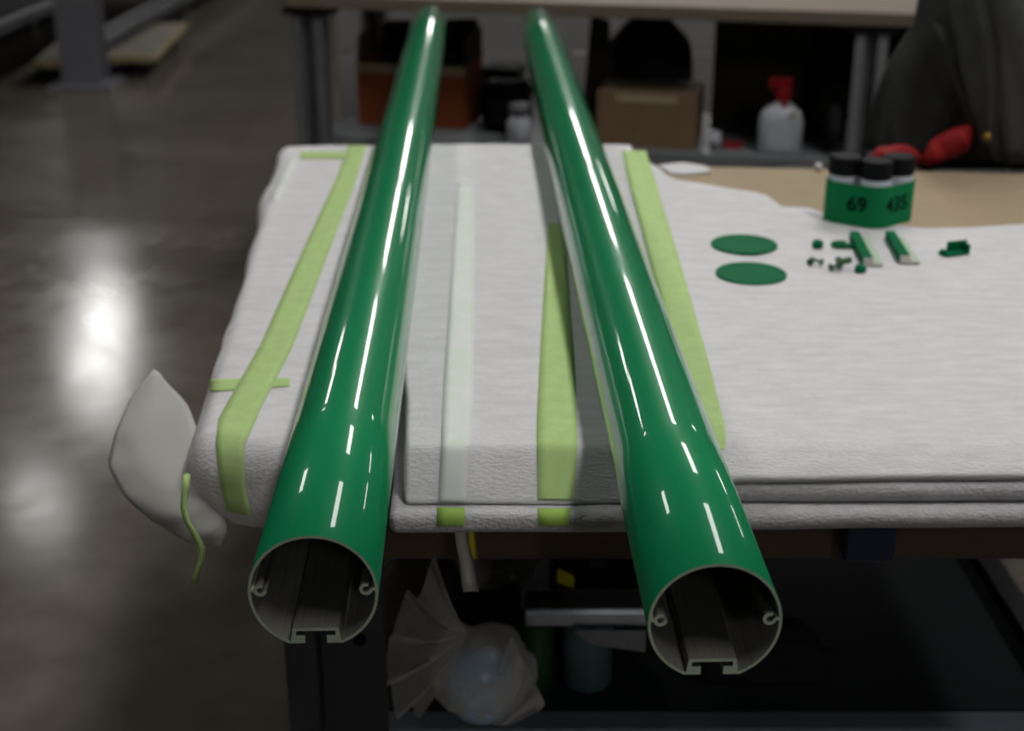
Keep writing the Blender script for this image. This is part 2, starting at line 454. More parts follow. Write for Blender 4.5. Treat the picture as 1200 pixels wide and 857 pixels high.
# top sheet with torn back edge: front strip + rows following the outline
def top_sheet():
    zt = ZT
    back_px = [(640, 169), (722, 170), (772, 192), (785, 206), (830, 213), (880, 221), (901, 227), (907, 238), (950, 239), (962, 246), (1010, 256), (1082, 264), (1140, 262), (1215, 258), (1330, 262)]
    bp = [at(x, y, zt) for x, y in back_px]
    xs = [.240 + (1.292 - .240) * k / 60 for k in range(61)]
    def back(x):
        for p, r in zip(bp, bp[1:]):
            if p.x <= x <= r.x:
                t = (x - p.x) / max(1e-6, r.x - p.x); return p.y + (r.y - p.y) * t
        return bp[-1].y if x > bp[-1].x else bp[0].y
    vs = [0, .004, .012, .025, .04, .06] + [.06 + .94 * k / 34 for k in range(1, 33)] + [.985, 1]
    bm = bmesh.new()
    top, bot = [], []
    for x in xs:
        x_at_front = x
        rt, rb = [], []
        for v in vs:
            # left side flares to the right towards the back, following the tube
            fx = .240 + .046 * v; X = fx + (x - .240) * (1.292 - fx) / (1.292 - .240)
            yb = back(X); yf = 1.480 + .016 * (X - .224) + .004 * ns((X, 0, 0), 9, 4)
            y = yf + (yb - yf) * v
            d = (y - yf)
            lip = .021 * max(0, 1 - d / .060) ** 1.6                # rolled front edge
            wr = 0
            # wrinkle near the front left
            cx = .30 + .06 * math.sin(X * 9)
            yw = 1.562 - .012 * (X - .3) + .008 * math.sin(X * 14)
            kx = max(0, 1 - abs(X - .36) / .28)
            wr += -.008 * kx * math.exp(-((y - yw) / .005) ** 2) + .0045 * kx * math.exp(-((y - yw - .018) / .012) ** 2) + .003 * kx * math.exp(-((y - yw + .022) / .012) ** 2)
            wr += .0022 * ns((X * 1.0, y * 3.2, 0), 4, 8) + .0012 * ns((X * 2, y * 9, 0), 4, 9)
            z = zt - .002 + wr - lip
            zb = Z3 + .0014 if y < 2.19 else Z3 + .0074
            if y > 2.1: z = max(z - .0, zb + .004)
            e = max(0, 1 - (yb - y) / .02)
            z -= .012 * e * e
            z = max(z, zb + .003)
            zl = zb
            zl = min(zl, z - .002)
            rt.append(Vector((X, y, z))); rb.append(Vector((X, y + .004 * max(0, 1 - d / .02), zl)))
        top.append(rt); bot.append(rb)
    T = [[bm.verts.new(p) for p in r] for r in top]; B = [[bm.verts.new(p) for p in r] for r in bot]
    n, m = len(T), len(T[0])
    for i in range(n - 1):
        for j in range(m - 1):
            bm.faces.new((T[i][j], T[i + 1][j], T[i + 1][j + 1], T[i][j + 1])); bm.faces.new((B[i][j], B[i][j + 1], B[i + 1][j + 1], B[i + 1][j]))
        bm.faces.new((T[i][0], B[i][0], B[i + 1][0], T[i + 1][0])); bm.faces.new((T[i][-1], T[i + 1][-1], B[i + 1][-1], B[i][-1]))
    for j in range(m - 1):
        bm.faces.new((T[0][j], T[0][j + 1], B[0][j + 1], B[0][j])); bm.faces.new((T[-1][j], B[-1][j], B[-1][j + 1], T[-1][j + 1]))
    bmesh.ops.recalc_face_normals(bm, faces=bm.faces)
    SURF.append(BVHTree.FromBMesh(bm))
    return bm
ts = tag(obj('foam_sheet', top_sheet(), 'foam', None, True), 'large white top foam sheet on the right with a torn back edge', 'foam sheet')

# green masking tape stuck on the pads
TK = .0004
def strip(parent, st, m='tape', label=None, **k):
    o = obj('tape_strip', tape(st, **k), m, parent, True, solid=TK)
    if label: o['label'] = label
strip(lp, [(408, 171, 430, 171), (394, 210, 417, 213), (352, 300, 382, 305), (305, 405, 342, 410), (268, 470, 306, 478), (256, 492, 297, 500), (253, 520, 287, 522), (258, 565, 287, 565), (266, 600, 293, 596), (270, 622, 294, 616)], label='long green tape strip running over the front edge', n=30)
strip(lp, [(352, 178, 352, 187), (385, 178, 385, 187), (412, 178, 412, 187)], label='short green tape across the back end', cols=2)
strip(lp, [(236, 446, 236, 461), (262, 445, 262, 459), (300, 444, 300, 456), (340, 444, 340, 454)], label='short green tape crossing the long strip', lift=.0013, cols=6)
strip(lp, [(338, 186, 350, 186), (327, 208, 339, 210), (316, 234, 326, 238)], 'tape_pale', label='faded tape at the back corner', cols=2)
strip(mp, [(536, 215, 556, 215), (528, 330, 556, 330), (520, 450, 555, 450), (517, 522, 552, 522), (515, 560, 548, 560), (514, 588, 546, 588)], 'tape_pale', label='pale green tape showing faintly through thin foam')
strip(mp, [(642, 262, 656, 262), (640, 300, 664, 300), (636, 360, 668, 360), (632, 430, 673, 430), (629, 500, 676, 500), (629, 521, 677, 522), (630, 560, 674, 560), (630, 586, 672, 586)], label='wide green tape strip running over the front edge beside the right tube')
strip(ts, [(729, 178, 757, 178), (738, 220, 770, 220), (765, 320, 800, 320), (793, 410, 826, 410), (812, 465, 840, 465), (826, 505, 849, 500), (833, 518, 851, 514), (834, 530, 850, 528)], label='wide green tape along the right tube', lift=.0028, n=40, cols=6, bridge=True)
# green tape pieces showing on the base sheet edge below
base = [o for o in bpy.data.objects if o.name == 'foam_sheet'][0]
strip(base, [(512, 596, 545, 596), (512, 606, 545, 606), (512, 616, 545, 616)], 'tape_deep', label='bright green tape end on the sheet edge', cols=3)
strip(base, [(630, 597, 668, 597), (630, 606, 668, 606), (632, 616, 667, 616)], 'tape_deep', cols=3)

# loose flap of thin foam hanging off the front left corner
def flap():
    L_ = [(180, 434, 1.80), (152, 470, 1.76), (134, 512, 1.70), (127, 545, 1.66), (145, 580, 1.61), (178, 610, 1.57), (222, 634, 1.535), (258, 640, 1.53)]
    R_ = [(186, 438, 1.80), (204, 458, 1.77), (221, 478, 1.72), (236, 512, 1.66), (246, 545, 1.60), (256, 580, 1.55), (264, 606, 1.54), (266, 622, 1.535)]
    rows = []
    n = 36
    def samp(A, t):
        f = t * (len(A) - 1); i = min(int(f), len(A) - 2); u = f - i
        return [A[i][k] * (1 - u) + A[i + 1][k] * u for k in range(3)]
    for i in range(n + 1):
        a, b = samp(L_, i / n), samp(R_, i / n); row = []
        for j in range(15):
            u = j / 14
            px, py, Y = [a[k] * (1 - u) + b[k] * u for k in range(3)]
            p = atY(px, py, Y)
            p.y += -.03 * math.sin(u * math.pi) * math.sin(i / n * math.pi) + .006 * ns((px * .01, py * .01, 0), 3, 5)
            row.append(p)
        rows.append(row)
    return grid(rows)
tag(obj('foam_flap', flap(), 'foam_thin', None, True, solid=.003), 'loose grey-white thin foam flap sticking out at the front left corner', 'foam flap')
def ribbon(pts, Y, wpx, twist=0):
    rows = []
    for i, (x, y) in enumerate(pts):
        yy = Y[i] if isinstance(Y, list) else Y
        w_ = wpx[i] if isinstance(wpx, list) else wpx
        rows.append([atY(x - w_ / 2, y, yy), atY(x, y - 1, yy - .002), atY(x + w_ / 2, y, yy + twist)])
    return grid(rows)
tag(obj('tape_tail', ribbon([(219, 556), (217, 575), (215, 595), (219, 612), (228, 626), (235, 640), (236, 655), (231, 670), (227, 685)], [1.50, 1.49, 1.485, 1.485, 1.49, 1.495, 1.5, 1.5, 1.5], [9, 8, 7, 8, 9, 9, 7, 6, 8], .008), 'tape', None, True, solid=.0006),
    'thin curling green tape tail dangling by the loose foam flap', 'tape')
tag(obj('tape_scrap', ribbon([(541, 620), (543, 640), (547, 660), (549, 678), (552, 694)], [1.475, 1.475, 1.48, 1.485, 1.49], [17, 16, 15, 17, 19], .01), 'white_warm', None, True, solid=.0008),
    'torn white strip hanging under the foam above the plastic bag', 'tape')

scrap = bpy.data.objects['tape_scrap']
obj('yellow_edge', ribbon([(552, 620), (554, 640), (557, 656)], [1.471, 1.471, 1.476], [7, 8, 6], .004), 'yellow', scrap, True, solid=.0006)['label'] = 'yellow edge of the torn strip'
# ------------------------------------------------------------------ the two green tubes
TZ = ZT + .0555
def tube(label, p0, p1):
    A, B = at(*p0, TZ), at(*p1, TZ)
    ln = (B - A).length; yaw = math.atan2(B.y - A.y, B.x - A.x) - math.pi / 2
    t = thing('metal_tube', label, 'tube', A, yaw)
    Ro, Ri = .06, .0573
    zb, lz, vz, pz = -.0545, -.0462, -.0412, -.0382
    hx, vx, ix = .0102, .0185, .0214
    N_ = 96
    a0 = math.atan2(zb, math.sqrt(Ro * Ro - zb * zb))
    outer = [(hx, zb)]
    for k in range(N_ + 1):
        a = a0 + (math.pi - 2 * a0) * k / N_
        outer.append((Ro * math.cos(a), Ro * math.sin(a)))
    n_paint = len(outer)
    outer += [(-hx, zb), (-hx, lz), (-vx, lz), (-vx, vz), (vx, vz), (vx, lz), (hx, lz)]
    zi = -math.sqrt(Ri * Ri - ix * ix) + .001
    a1 = math.atan2(zi, math.sqrt(Ri * Ri - zi * zi))
    inner = [(ix, pz)]
    for k in range(N_ + 1):
        a = a1 + (math.pi - 2 * a1) * k / N_
        inner.append((Ri * math.cos(a), Ri * math.sin(a)))
    inner.append((-ix, pz))
    bm = bmesh.new(); NS = 12
    def loopv(L2, y): return [bm.verts.new((x, y, z)) for x, z in L2]
    ends = []
    for L2, isout in ((outer, True), (inner, False)):
        rings = [loopv(L2, ln * k / NS) for k in range(NS + 1)]
        n = len(L2)
        for a, b in zip(rings, rings[1:]):
            for k in range(n):
                f = bm.faces.new((a[k], a[(k + 1) % n], b[(k + 1) % n], b[k]))
                f.material_index = 0 if (isout and k <= n_paint) else 2
                f.smooth = isout and 1 <= k < n_paint - 1 or (not isout and 1 <= k < n - 2)
        ends.append((rings[0], rings[-1]))
    for e in (0, 1):
        ed = []
        for r in (ends[0][e], ends[1][e]):
            for k in range(len(r)): ed.append(bm.edges.get((r[k], r[(k + 1) % len(r)])))
        res = bmesh.ops.triangle_fill(bm, use_beauty=True, edges=ed)
        for g in res['geom']:
            if isinstance(g, bmesh.types.BMFace): g.material_index = 1; g.smooth = False
    obj('shell', bm, ['paint', 'cut', 'alu'], t)
    # screw bosses: open C section ribs along the inside wall
    for s in (-1, 1):
        prof = []
        cx, cz, ro, ri = s * .0488, .003, .0062, .0030
        angs = [math.radians(60 + k * 300 / 18) for k in range(19)]
        up = [(cx - s * ro * math.sin(a - math.radians(30)) * -1 * 0 + ro * math.cos(a), cz + ro * math.sin(a)) for a in angs]
        dn = [(cx + ri * math.cos(a), cz + ri * math.sin(a)) for a in angs]
        bm = bmesh.new()
        def ring(y): return [bm.verts.new((x, y, z)) for x, z in up] , [bm.verts.new((x, y, z)) for x, z in dn]
        u0, d0 = ring(.0); u1, d1 = ring(ln)
        for k in range(18):
            f = bm.faces.new((u0[k], u0[k + 1], u1[k + 1], u1[k])); f.material_index = 1
            f = bm.faces.new((d0[k + 1], d0[k], d1[k], d1[k + 1])); f.material_index = 1
            bm.faces.new((u0[k + 1], u0[k], d0[k], d0[k + 1])); bm.faces.new((u1[k], u1[k + 1], d1[k + 1], d1[k]))
        for k in (0, 18):
            f = bm.faces.new((u0[k], d0[k], d1[k], u1[k])); f.material_index = 1
        x0, x1 = sorted((cx + s * ro * .85, s * .0577))
        box(bm, x0, x1, 0, ln, cz - .0015, cz + .0012)
        obj('screw_boss', bm, ['cut', 'alu'], t)
    return t
tube('long glossy green round tube on the left, its open slotted end nearest the camera', (367, 695), (503, 27))
tube('long glossy green round tube on the right, its open slotted end over the table edge', (838, 730), (630, 32))

# ------------------------------------------------------------------ things on the right foam
def on_foam(px, py):
    h = hit(px, py); return h[0] if h else at(px, py, ZT)
for (px, py), lab in (((872, 288), 'green oval-looking flat end disc, upper of the two on the white foam'), ((880, 322), 'green flat end disc, lower of the two, nearer the table front')):
    p = on_foam(px, py)
    d = obj('end_disc', lathe([(.057, 0), (.0595, .0008), (.0595, .0027), (.0585, .0035), (.050, .0035), (.0495, .0029), (.003, .0029)], 56), 'paint_flat', None, False)
    d.location = (p.x, p.y, top_z(p.x, p.y) + .0005); d.rotation_euler = (0, 0, 0)
    tag(d, lab, 'disc', 'green end discs')
# three jars bound together by a green wrapper with a hand written number
jp = on_foam(1026, 269); jz = top_z(jp.x, jp.y + .03) + .0008
jr = .0305
cs = [(-.0505, .070), (.0505, .070), (.0, .034)]
jl = ['black-capped jar at the back left of the green-wrapped three', 'black-capped jar at the back right of the green-wrapped three', 'black-capped jar at the front of the green-wrapped three']
for (cx, cy), lab in zip(cs, jl):
    t = thing('paint_jar', lab, 'jar', (jp.x + cx, jp.y + cy, jz), 0, 'black-capped jars in the green wrapper')
    obj('body', lathe([(.028, 0), (jr, .003), (jr, .086), (.027, .093), (.024, .096)], 32), 'white', t, True)
    cp = [(.0285, .090), (.0305, .093), (.0305, .120), (.028, .124), (.004, .1245)]
    obj('cap', lathe(cp, 32), 'black', t, False)
def hullband(z0, z1, off, th):
    pts = []
    for cx, cy in cs:
        for k in range(24):
            a = 2 * math.pi * k / 24; pts.append((cx + (jr + off) * math.cos(a), cy + (jr + off) * math.sin(a)))
    pts = sorted(set(pts))
    def half(ps):
        h = []
        for p in ps:
            while len(h) > 1 and (h[-1][0] - h[-2][0]) * (p[1] - h[-2][1]) - (h[-1][1] - h[-2][1]) * (p[0] - h[-2][0]) <= 0: h.pop()
            h.append(p)
        return h
    lo, up = half(pts), half(pts[::-1]); H = lo[:-1] + up[:-1]
    gx = sum(p[0] for p in H) / len(H); gy = sum(p[1] for p in H) / len(H)
    inn = [(gx + (x - gx) * (1 - th / .06), gy + (y - gy) * (1 - th / .06)) for x, y in H]
    bm = bmesh.new(); n = len(H)
    a = [bm.verts.new((x, y, z0)) for x, y in H]; b = [bm.verts.new((x, y, z1)) for x, y in H]
    c_ = [bm.verts.new((x, y, z0)) for x, y in inn]; d = [bm.verts.new((x, y, z1)) for x, y in inn]
    for k in range(n):
        j = (k + 1) % n
        bm.faces.new((a[k], a[j], b[j], b[k])); bm.faces.new((c_[j], c_[k], d[k], d[j])); bm.faces.new((a[j], a[k], c_[k], c_[j])); bm.faces.new((b[k], b[j], d[j], d[k]))
    return bm
wr = obj('jar_wrapper', hullband(.001, .080, .0030, .0012), 'wrapper_green', None); wr.location = (jp.x, jp.y, jz)
tag(wr, 'green wrapper with handwritten number binding three black-capped jars', 'wrapper')
def text(s, size, loc, rot, parent, m='ink', ext=.0003):
    cu = bpy.data.curves.new('writing', 'FONT'); cu.body = s; cu.size = size; cu.extrude = ext; cu.align_x = 'CENTER'; cu.offset = size * .018
    o = bpy.data.objects.new('tmp', cu); C.objects.link(o)
    dg = bpy.context.evaluated_depsgraph_get(); me = bpy.data.meshes.new_from_object(o.evaluated_get(dg))
    C.objects.unlink(o); bpy.data.objects.remove(o)
    q = bpy.data.objects.new('writing', me); me.materials.clear(); me.materials.append(M[m]); C.objects.link(q)
    q.parent = parent; q.location = loc; q.rotation_euler = rot
    return q
fa = math.atan2(.032 , .036)
fx = lambda s: s * (.0305 + .0036)
# front facets of the hull: from front jar to each back jar
def facet(side):
    c0, c1 = Vector((0, .034, 0)), Vector((side * .0505, .070, 0))
    d = (c1 - c0).normalized(); n = Vector((d.y * side, -d.x * side, 0))
    return c0 + n * (jr + .0036), d, n
for side, chars in ((-1, '69'), (1, '435')):
    o0, d, n = facet(side)
    ang = math.atan2(d.y * side, d.x * side)
    mid = o0 + d * (.019 if side < 0 else .026)
    text(chars, .040, (mid.x, mid.y, .030), (math.pi / 2, 0, ang), wr)

# small green fittings
sp = 'small green fittings on the white foam'
def small(name, bm, m, px, py, rz, lab, cat, smooth=False):
    p = on_foam(px, py); o = obj(name, bm, m, None, smooth)
    o.location = (p.x, p.y, top_z(p.x, p.y) + .0008); o.rotation_euler = (0, 0, rz)
    return tag(o, lab, cat, sp)
small('knob', lathe([(.008, 0), (.010, .003), (.010, .010), (.007, .014), (.002, .0145)], 20), 'paint_flat', 958, 291, 0, 'small round green knob left of the green channels', 'knob', True)
def hook():
    return sweep([(.012 * math.cos(a) , .010 * math.sin(a), .005) for a in [math.radians(30 + k * 20) for k in range(13)]] + [(.018, -.009, .005), (.026, -.008, .005)], .0045, 10)
small('hook', hook(), 'paint_flat', 984, 290, 0, 'small curved green hook beside the round knob', 'hook', True)
def screw():
    bm = lathe([(.0062, 0), (.0062, .004), (.0025, .0045), (.0025, .020), (.001, .022)], 14)
    bmesh.ops.rotate(bm, verts=bm.verts, cent=(0, 0, 0), matrix=Matrix.Rotation(math.radians(82), 3, 'Y'))
    zm = min(v.co.z for v in bm.verts); bmesh.ops.translate(bm, verts=bm.verts, vec=(0, 0, -zm)); return bm
for px, py, rz, lab in ((949, 312, 1.2, 'tiny dark screw, leftmost of the loose fittings'), (964, 312, 2.6, 'tiny dark screw, second from the left among the loose fittings'), (972, 318, .3, 'tiny dark screw just under the green bolt')):
    small('screw', screw(), 'green_can', px, py, rz, lab, 'screw')
def bolt():
    bm = lathe([(.011, 0), (.011, .007), (.006, .0072), (.006, .024), (.004, .026)], 6)
    bmesh.ops.rotate(bm, verts=bm.verts, cent=(0, 0, 0), matrix=Matrix.Rotation(math.radians(78), 3, 'Y'))
    zm = min(v.co.z for v in bm.verts); bmesh.ops.translate(bm, verts=bm.verts, vec=(0, 0, -zm)); return bm
small('bolt', bolt(), 'green_can', 980, 316, .1, 'dark green stubby bolt below the curved hook', 'bolt')
small('end_plug', lathe([(.009, 0), (.010, .002), (.010, .008), (.006, .012), (.001, .0125)], 14), 'paint_flat', 1008, 319, 0, 'small green plug at the lower end of the first channel', 'plug', True)
def channel(px0, py0, px1, py1, lab):
    a, b = at(px0, py0, ZT), at(px1, py1, ZT); ln = (b - a).length
    t = thing('channel_section', lab, 'channel', (a.x, a.y, max(top_z(a.x, a.y), top_z(b.x, b.y)) + .0008), math.atan2(b.y - a.y, b.x - a.x), 'short green channel sections')
    bm = bmesh.new()
    pr = [(-.017, 0), (.017, 0), (.017, .016), (.001, .016), (-.002, .005), (-.017, .005)]
    A = [bm.verts.new((0, -y, z)) for y, z in pr]; B = [bm.verts.new((ln, -y, z)) for y, z in pr]
    for k in range(6):
        f = bm.faces.new((A[k], A[(k + 1) % 6], B[(k + 1) % 6], B[k])); f.material_index = 1 if k in (3, 4) else 0
    bm.faces.new(A[::-1]).material_index = 2; bm.faces.new(B).material_index = 2
    obj('profile', bm, ['paint_flat', 'cut', 'white_warm'], t)
    return t
channel(1006, 280, 1023, 312, 'short green channel section with a pale end, left of the pair')
channel(1048, 280, 1066, 309, 'short green channel section with a pale end, right of the pair')
def clip():
    bm = bmesh.new(); box(bm, -.028, .022, -.012, .012, 0, .004); box(bm, .018, .022, -.012, .012, .004, .018); box(bm, -.010, .03, .008, .012, .004, .020)
    box(bm, -.028, -.022, -.006, .006, .004, .010); return bm
tb_ = small('bracket_clip', clip(), 'paint_flat', 1119, 298, .35, 'small bent green bracket alone at the right on the foam', 'bracket')
# torn scrap and crumb on the cardboard
pts = [(772, 196), (800, 193), (826, 197), (834, 203), (805, 206), (785, 205)]
bm = bmesh.new(); lo = [at(x, y, Z3 + .0068) for x, y in pts][::-1]; hi = [p + Vector((0, 0, .006)) for p in lo]; hexa(bm, lo, hi)
tag(obj('foam_scrap', bm, 'foam', None, bevel=.002), 'torn white foam scrap on the cardboard beside the green tape', 'foam scrap')
p = at(959, 200, Z3 + .0066)
o = obj('foam_bead', lathe([(.004, 0), (.009, .004), (.010, .010), (.007, .016), (.002, .018)], 14), 'white_warm', None, True); o.location = p
tag(o, 'small white foam bead on the cardboard left of the jars', 'foam bead')

# ------------------------------------------------------------------ workbench at the back
A = at(340, 9, .99); B = at(1088, 33, .99)
byaw = math.atan2(B.y - A.y, B.x - A.x)
bn = thing('workbench', 'workbench with thick wooden top and grey steel legs and shelf behind the table', 'workbench', (A.x, A.y, 0), byaw)
Minv = Matrix.Translation((A.x, A.y, 0)) @ Matrix.Rotation(byaw, 4, 'Z'); Minv.invert()
def bl(px, py, z): return Minv @ at(px, py, z)
BW = 2.75
obj('worktop', bx(0, BW, 0, .78, .99, 1.035), 'bench_wood', bn, bevel=.004)
SH = .52
obj('shelf', bx(.06, BW - .1, .06, .76, SH - .03, SH), 'shelf', bn, bevel=.003)
def bleg(x, y, m='steel_grey', k=1.0):
    obj('leg', bx(x, x + .03 * k, y, y + .07, 0, .97), m, bn, bevel=.004)
    obj('leg', bx(x + .07 * k, x + .10 * k, y, y + .07, 0, .97), m, bn, bevel=.004)
    obj('leg_web', bx(x + .03 * k, x + .07 * k, y + .045, y + .055, 0, .97), 'steel_grey', bn)
    obj('leg_foot', bx(x - .03, x + .13 * k, y - .01, y + .09, .965, .99), 'black', bn)
x1 = bl(363, 150, SH).x
bleg(x1, .02, 'steel_grey', 1.2); bleg(x1 + .04, .66)
x2 = bl(990, 175, SH).x
bleg(x2, .01, 'steel_light', 1.05); bleg(x2 + .03, .66)
bleg(BW - .25, .02); bleg(BW - .25, .66)
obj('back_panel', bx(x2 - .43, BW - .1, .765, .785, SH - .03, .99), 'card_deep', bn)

pa = atY(394, 40, 6.3); pb = atY(930, 40, 6.3)
t = thing('partition', 'low grey two-panel partition standing on the floor behind the workbench', 'partition', (pa.x, 6.3, 0))
zs = atY(560, 62, 6.3).z; wd_ = pb.x - pa.x
obj('panel', bx(0, wd_, 0, .03, .10, zs - .004), 'grey_panel', t, bevel=.003); obj('panel', bx(0, wd_, .004, .034, zs + .004, .98), 'grey_panel', t, bevel=.003)
for xx in (.02, wd_ / 2, wd_ - .06): obj('post', bx(xx, xx + .04, .035, .075, 0, .98), 'steel_grey', t)
Mw = Matrix.Translation((A.x, A.y, 0)) @ Matrix.Rotation(byaw, 4, 'Z')
def bthing(name, lab, cat, px, py, rz=0, group=None, y=None):
    p = bl(px, py, SH)
    if y is not None: p.y = y
    wp = Mw @ Vector((p.x, p.y, SH))
    return thing(name, lab, cat, (wp.x, wp.y, SH + .0005), byaw + rz, group)
PXM = 1600 / 5.1
# orange open carton
t = bthing('carton', 'open orange-red carton with dark brown raised flaps, behind the left tube', 'box', 413, 150, 0, y=.26)
W_, H_ = 135 / PXM, .235
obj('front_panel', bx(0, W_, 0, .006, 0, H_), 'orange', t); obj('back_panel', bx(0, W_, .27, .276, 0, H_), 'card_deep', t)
obj('side_panel', bx(0, .006, .006, .27, 0, H_), 'orange', t); obj('side_panel', bx(W_ - .006, W_, .006, .27, 0, H_), 'orange', t)
obj('bottom_panel', bx(.006, W_ - .006, .006, .27, 0, .005), 'card_dark', t)
obj('edge_band', bx(.0, W_, -.002, 0, H_ - .035, H_), 'card', t)
for (y0, y1, z1) in ((.27, .33, .16),):
    bm = bmesh.new(); hexa(bm, [(0, .272, H_), (W_, .272, H_), (W_, .278, H_), (0, .278, H_)], [(.02, .30, H_ + .12), (W_ - .03, .30, H_ + .14), (W_ - .03, .306, H_ + .14), (.02, .306, H_ + .12)])
    obj('flap', bm, 'card_deep', t)
bm = bmesh.new(); hexa(bm, [(0, .01, H_), (.005, .01, H_), (.005, .27, H_), (0, .27, H_)], [(.0, .02, H_ + .10), (.005, .02, H_ + .10), (.005, .26, H_ + .12), (.0, .26, H_ + .12)])
obj('flap', bm, 'card_dark', t)
bm = bmesh.new(); hexa(bm, [(W_ - .005, .01, H_), (W_, .01, H_), (W_, .27, H_), (W_ - .005, .27, H_)], [(W_ - .005, .02, H_ + .10), (W_, .02, H_ + .10), (W_, .26, H_ + .12), (W_ - .005, .26, H_ + .12)])
obj('flap', bm, 'card_deep', t)
obj('lettering_block', bx(W_ * .39, W_ * .49, -.0015, 0, .10, .19), 'black', t)
# dark things packed in the carton
tag_bag = bthing('black_bag', 'black cloth bundle inside the orange-red carton', 'bundle', 413, 150, 0, y=.26)
bm = bmesh.new(); bmesh.ops.create_icosphere(bm, subdivisions=3, radius=1)
for v in bm.verts: v.co = Vector((W_ / 2 + v.co.x * W_ * .44, .138 + v.co.y * .11, .19 + v.co.z * (.09 + .03 * ns(v.co, 2, 1))))
obj('cloth', bm, 'black_soft', tag_bag, True)
# coiled black hose
t = bthing('hose_coil', 'black coiled hose lying on the shelf between the tubes', 'hose', 603, 152, 0, y=.28)
pts = []
for k in range(150):
    a = k / 150 * 2 * math.pi * 5; rr = .070 - .005 * math.sin(k * .3)
    pts.append((rr * math.cos(a) * 1.05 - .02, rr * math.sin(a), .022 + .036 * (a / 6.2832) * .9))
obj('hose', sweep(pts, .021, 8), 'black', t, True)
obj('hub', lathe([(.04, 0), (.045, .08), (.04, .17), (.025, .185)], 20, (-.02, 0, 0)), 'black_soft', t, True)
# black case left of the coil
t = bthing('tool_case', 'black case standing on the shelf right of the orange-red carton', 'case', 556, 152, 0, y=.46)
obj('body', bx(-.02, .12, 0, .16, 0, .15), 'black', t, bevel=.012); obj('lid', bx(-.022, .122, -.002, .162, .152, .20), 'black_soft', t, bevel=.012)
obj('handle', sweep([(.02, -.004, .11), (.025, -.02, .11), (.085, -.02, .11), (.09, -.004, .11)], .006, 8), 'black', t, True)
# white canisters
def canister(lab, px, py, r, h, m, y, capm):
    t = bthing('canister', lab, 'canister', px, py, 0, 'white canisters on the shelf', y=y)
    obj('body', lathe([(r * .92, 0), (r, .004), (r, h * .55), (r * .8, h * .62), (r * .8, h * .7)], 24), m, t, True)
    obj('cap', lathe([(r * .86, h * .7), (r * .86, h * .97), (r * .7, h)], 24), capm, t, True)
canister('short white canister with grey lid on the shelf left of the right tube', 612, 162, .045, .14, 'white', .11, 'steel_grey')
canister('slim white canister on the shelf just right of the right tube', 684, 135, .026, .17, 'white_warm', .42, 'white_warm')
# cardboard box + black bag on top
t = bthing('cardboard_box', 'closed brown cardboard box on the shelf right of the right tube', 'box', 705, 162, 0, y=.10)
wb, hb = 116 / 322, .195
obj('body', bx(0, wb, 0, .26, 0, hb), 'card_dark', t, bevel=.003)
for y0, y1 in ((0, .127), (.133, .26)): obj('flap', bx(.001, wb - .001, y0, y1, hb + .0005, hb + .005), 'card_dark', t)
obj('edge_tape', bx(wb * .2, wb * .8, -.0012, -.0002, hb - .03, hb - .004), 'card', t)
t = bthing('black_bag', 'slumped black bag standing behind the brown cardboard box', 'bag', 772, 120, 0, y=.60)
bm = bmesh.new(); bmesh.ops.create_icosphere(bm, subdivisions=4, radius=1)
for v in bm.verts:
    k = 1 - .25 * max(0, v.co.z) ** 2
    v.co = Vector((v.co.x * .17 * k, v.co.y * .12, .21 + v.co.z * .21)) + Vector((0, 0, .0)) + v.co * .02 * ns(v.co, 2.2, 4)
zm = min(v.co.z for v in bm.verts); bmesh.ops.translate(bm, verts=bm.verts, vec=(0, 0, -zm))
obj('body', bm, 'black_soft', t, True)
obj('strap', sweep([(-.08, -.02, .36), (-.06, -.03, .41), (.0, -.035, .425), (.06, -.03, .41), (.09, -.02, .36)], .01, 8), 'black_soft', t, True)
t = bthing('folded_carton', 'dark brown flattened carton leaning left of the black bag', 'carton', 690, 140, 0, y=.37)
bm = bmesh.new(); hexa(bm, [(0, 0, 0), (.13, 0, 0), (.13, .008, 0), (0, .008, 0)], [(.02, .06, .42), (.09, .06, .40), (.09, .068, .40), (.02, .068, .42)])
obj('sheet', bm, 'card_deep', t)
# roll of tape and red piece
t = bthing('tape_roll', 'small white and red roll lying right of the brown cardboard box', 'roll', 846, 152, 0, y=.17)
bm = lathe([(.012, -.02), (.03, -.02), (.03, .02), (.012, .02)], 24)
bmesh.ops.rotate(bm, verts=bm.verts, cent=(0, 0, 0), matrix=Matrix.Rotation(math.pi / 2.1, 3, 'Y')); bmesh.ops.translate(bm, verts=bm.verts, vec=(0, 0, .031))
obj('roll', bm, 'white', t, bevel=.003)
bm = bx(.03, .10, -.008, .008, .0, .022); obj('tail', bm, 'red', t)
# white spray bottle with red trigger
t = bthing('spray_bottle', 'white spray bottle with a red trigger head on the grey shelf', 'bottle', 917, 160, 0, y=.13)
bm = bmesh.new()
prof = [(.072, 0), (.076, .006), (.076, .12), (.070, .145), (.050, .165), (.026, .178), (.022, .195)]
lathe(prof, 28, bm=bm)
for v in bm.verts: v.co.y *= .6
obj('body', bm, 'white', t, True)
obj('label_panel', bx(-.045, .045, -.0475, -.046, .025, .095), 'white', t)
obj('collar', lathe([(.028, .193), (.028, .225), (.022, .228)], 18), 'red', t)
bm = bx(-.05, .03, -.018, .018, .228, .268); obj('spray_head', bm, 'red', t, bevel=.006)
bm = bmesh.new(); hexa(bm, [(.0, -.028, .165), (.022, -.028, .165), (.022, -.016, .165), (.0, -.016, .165)], [(-.014, -.022, .23), (.016, -.022, .23), (.016, -.010, .23), (-.014, -.010, .23)])
obj('trigger', bm, 'red', t, bevel=.003)
obj('sticker', bx(.03, .055, -.0455, -.040, .14, .165), 'white_warm', t)
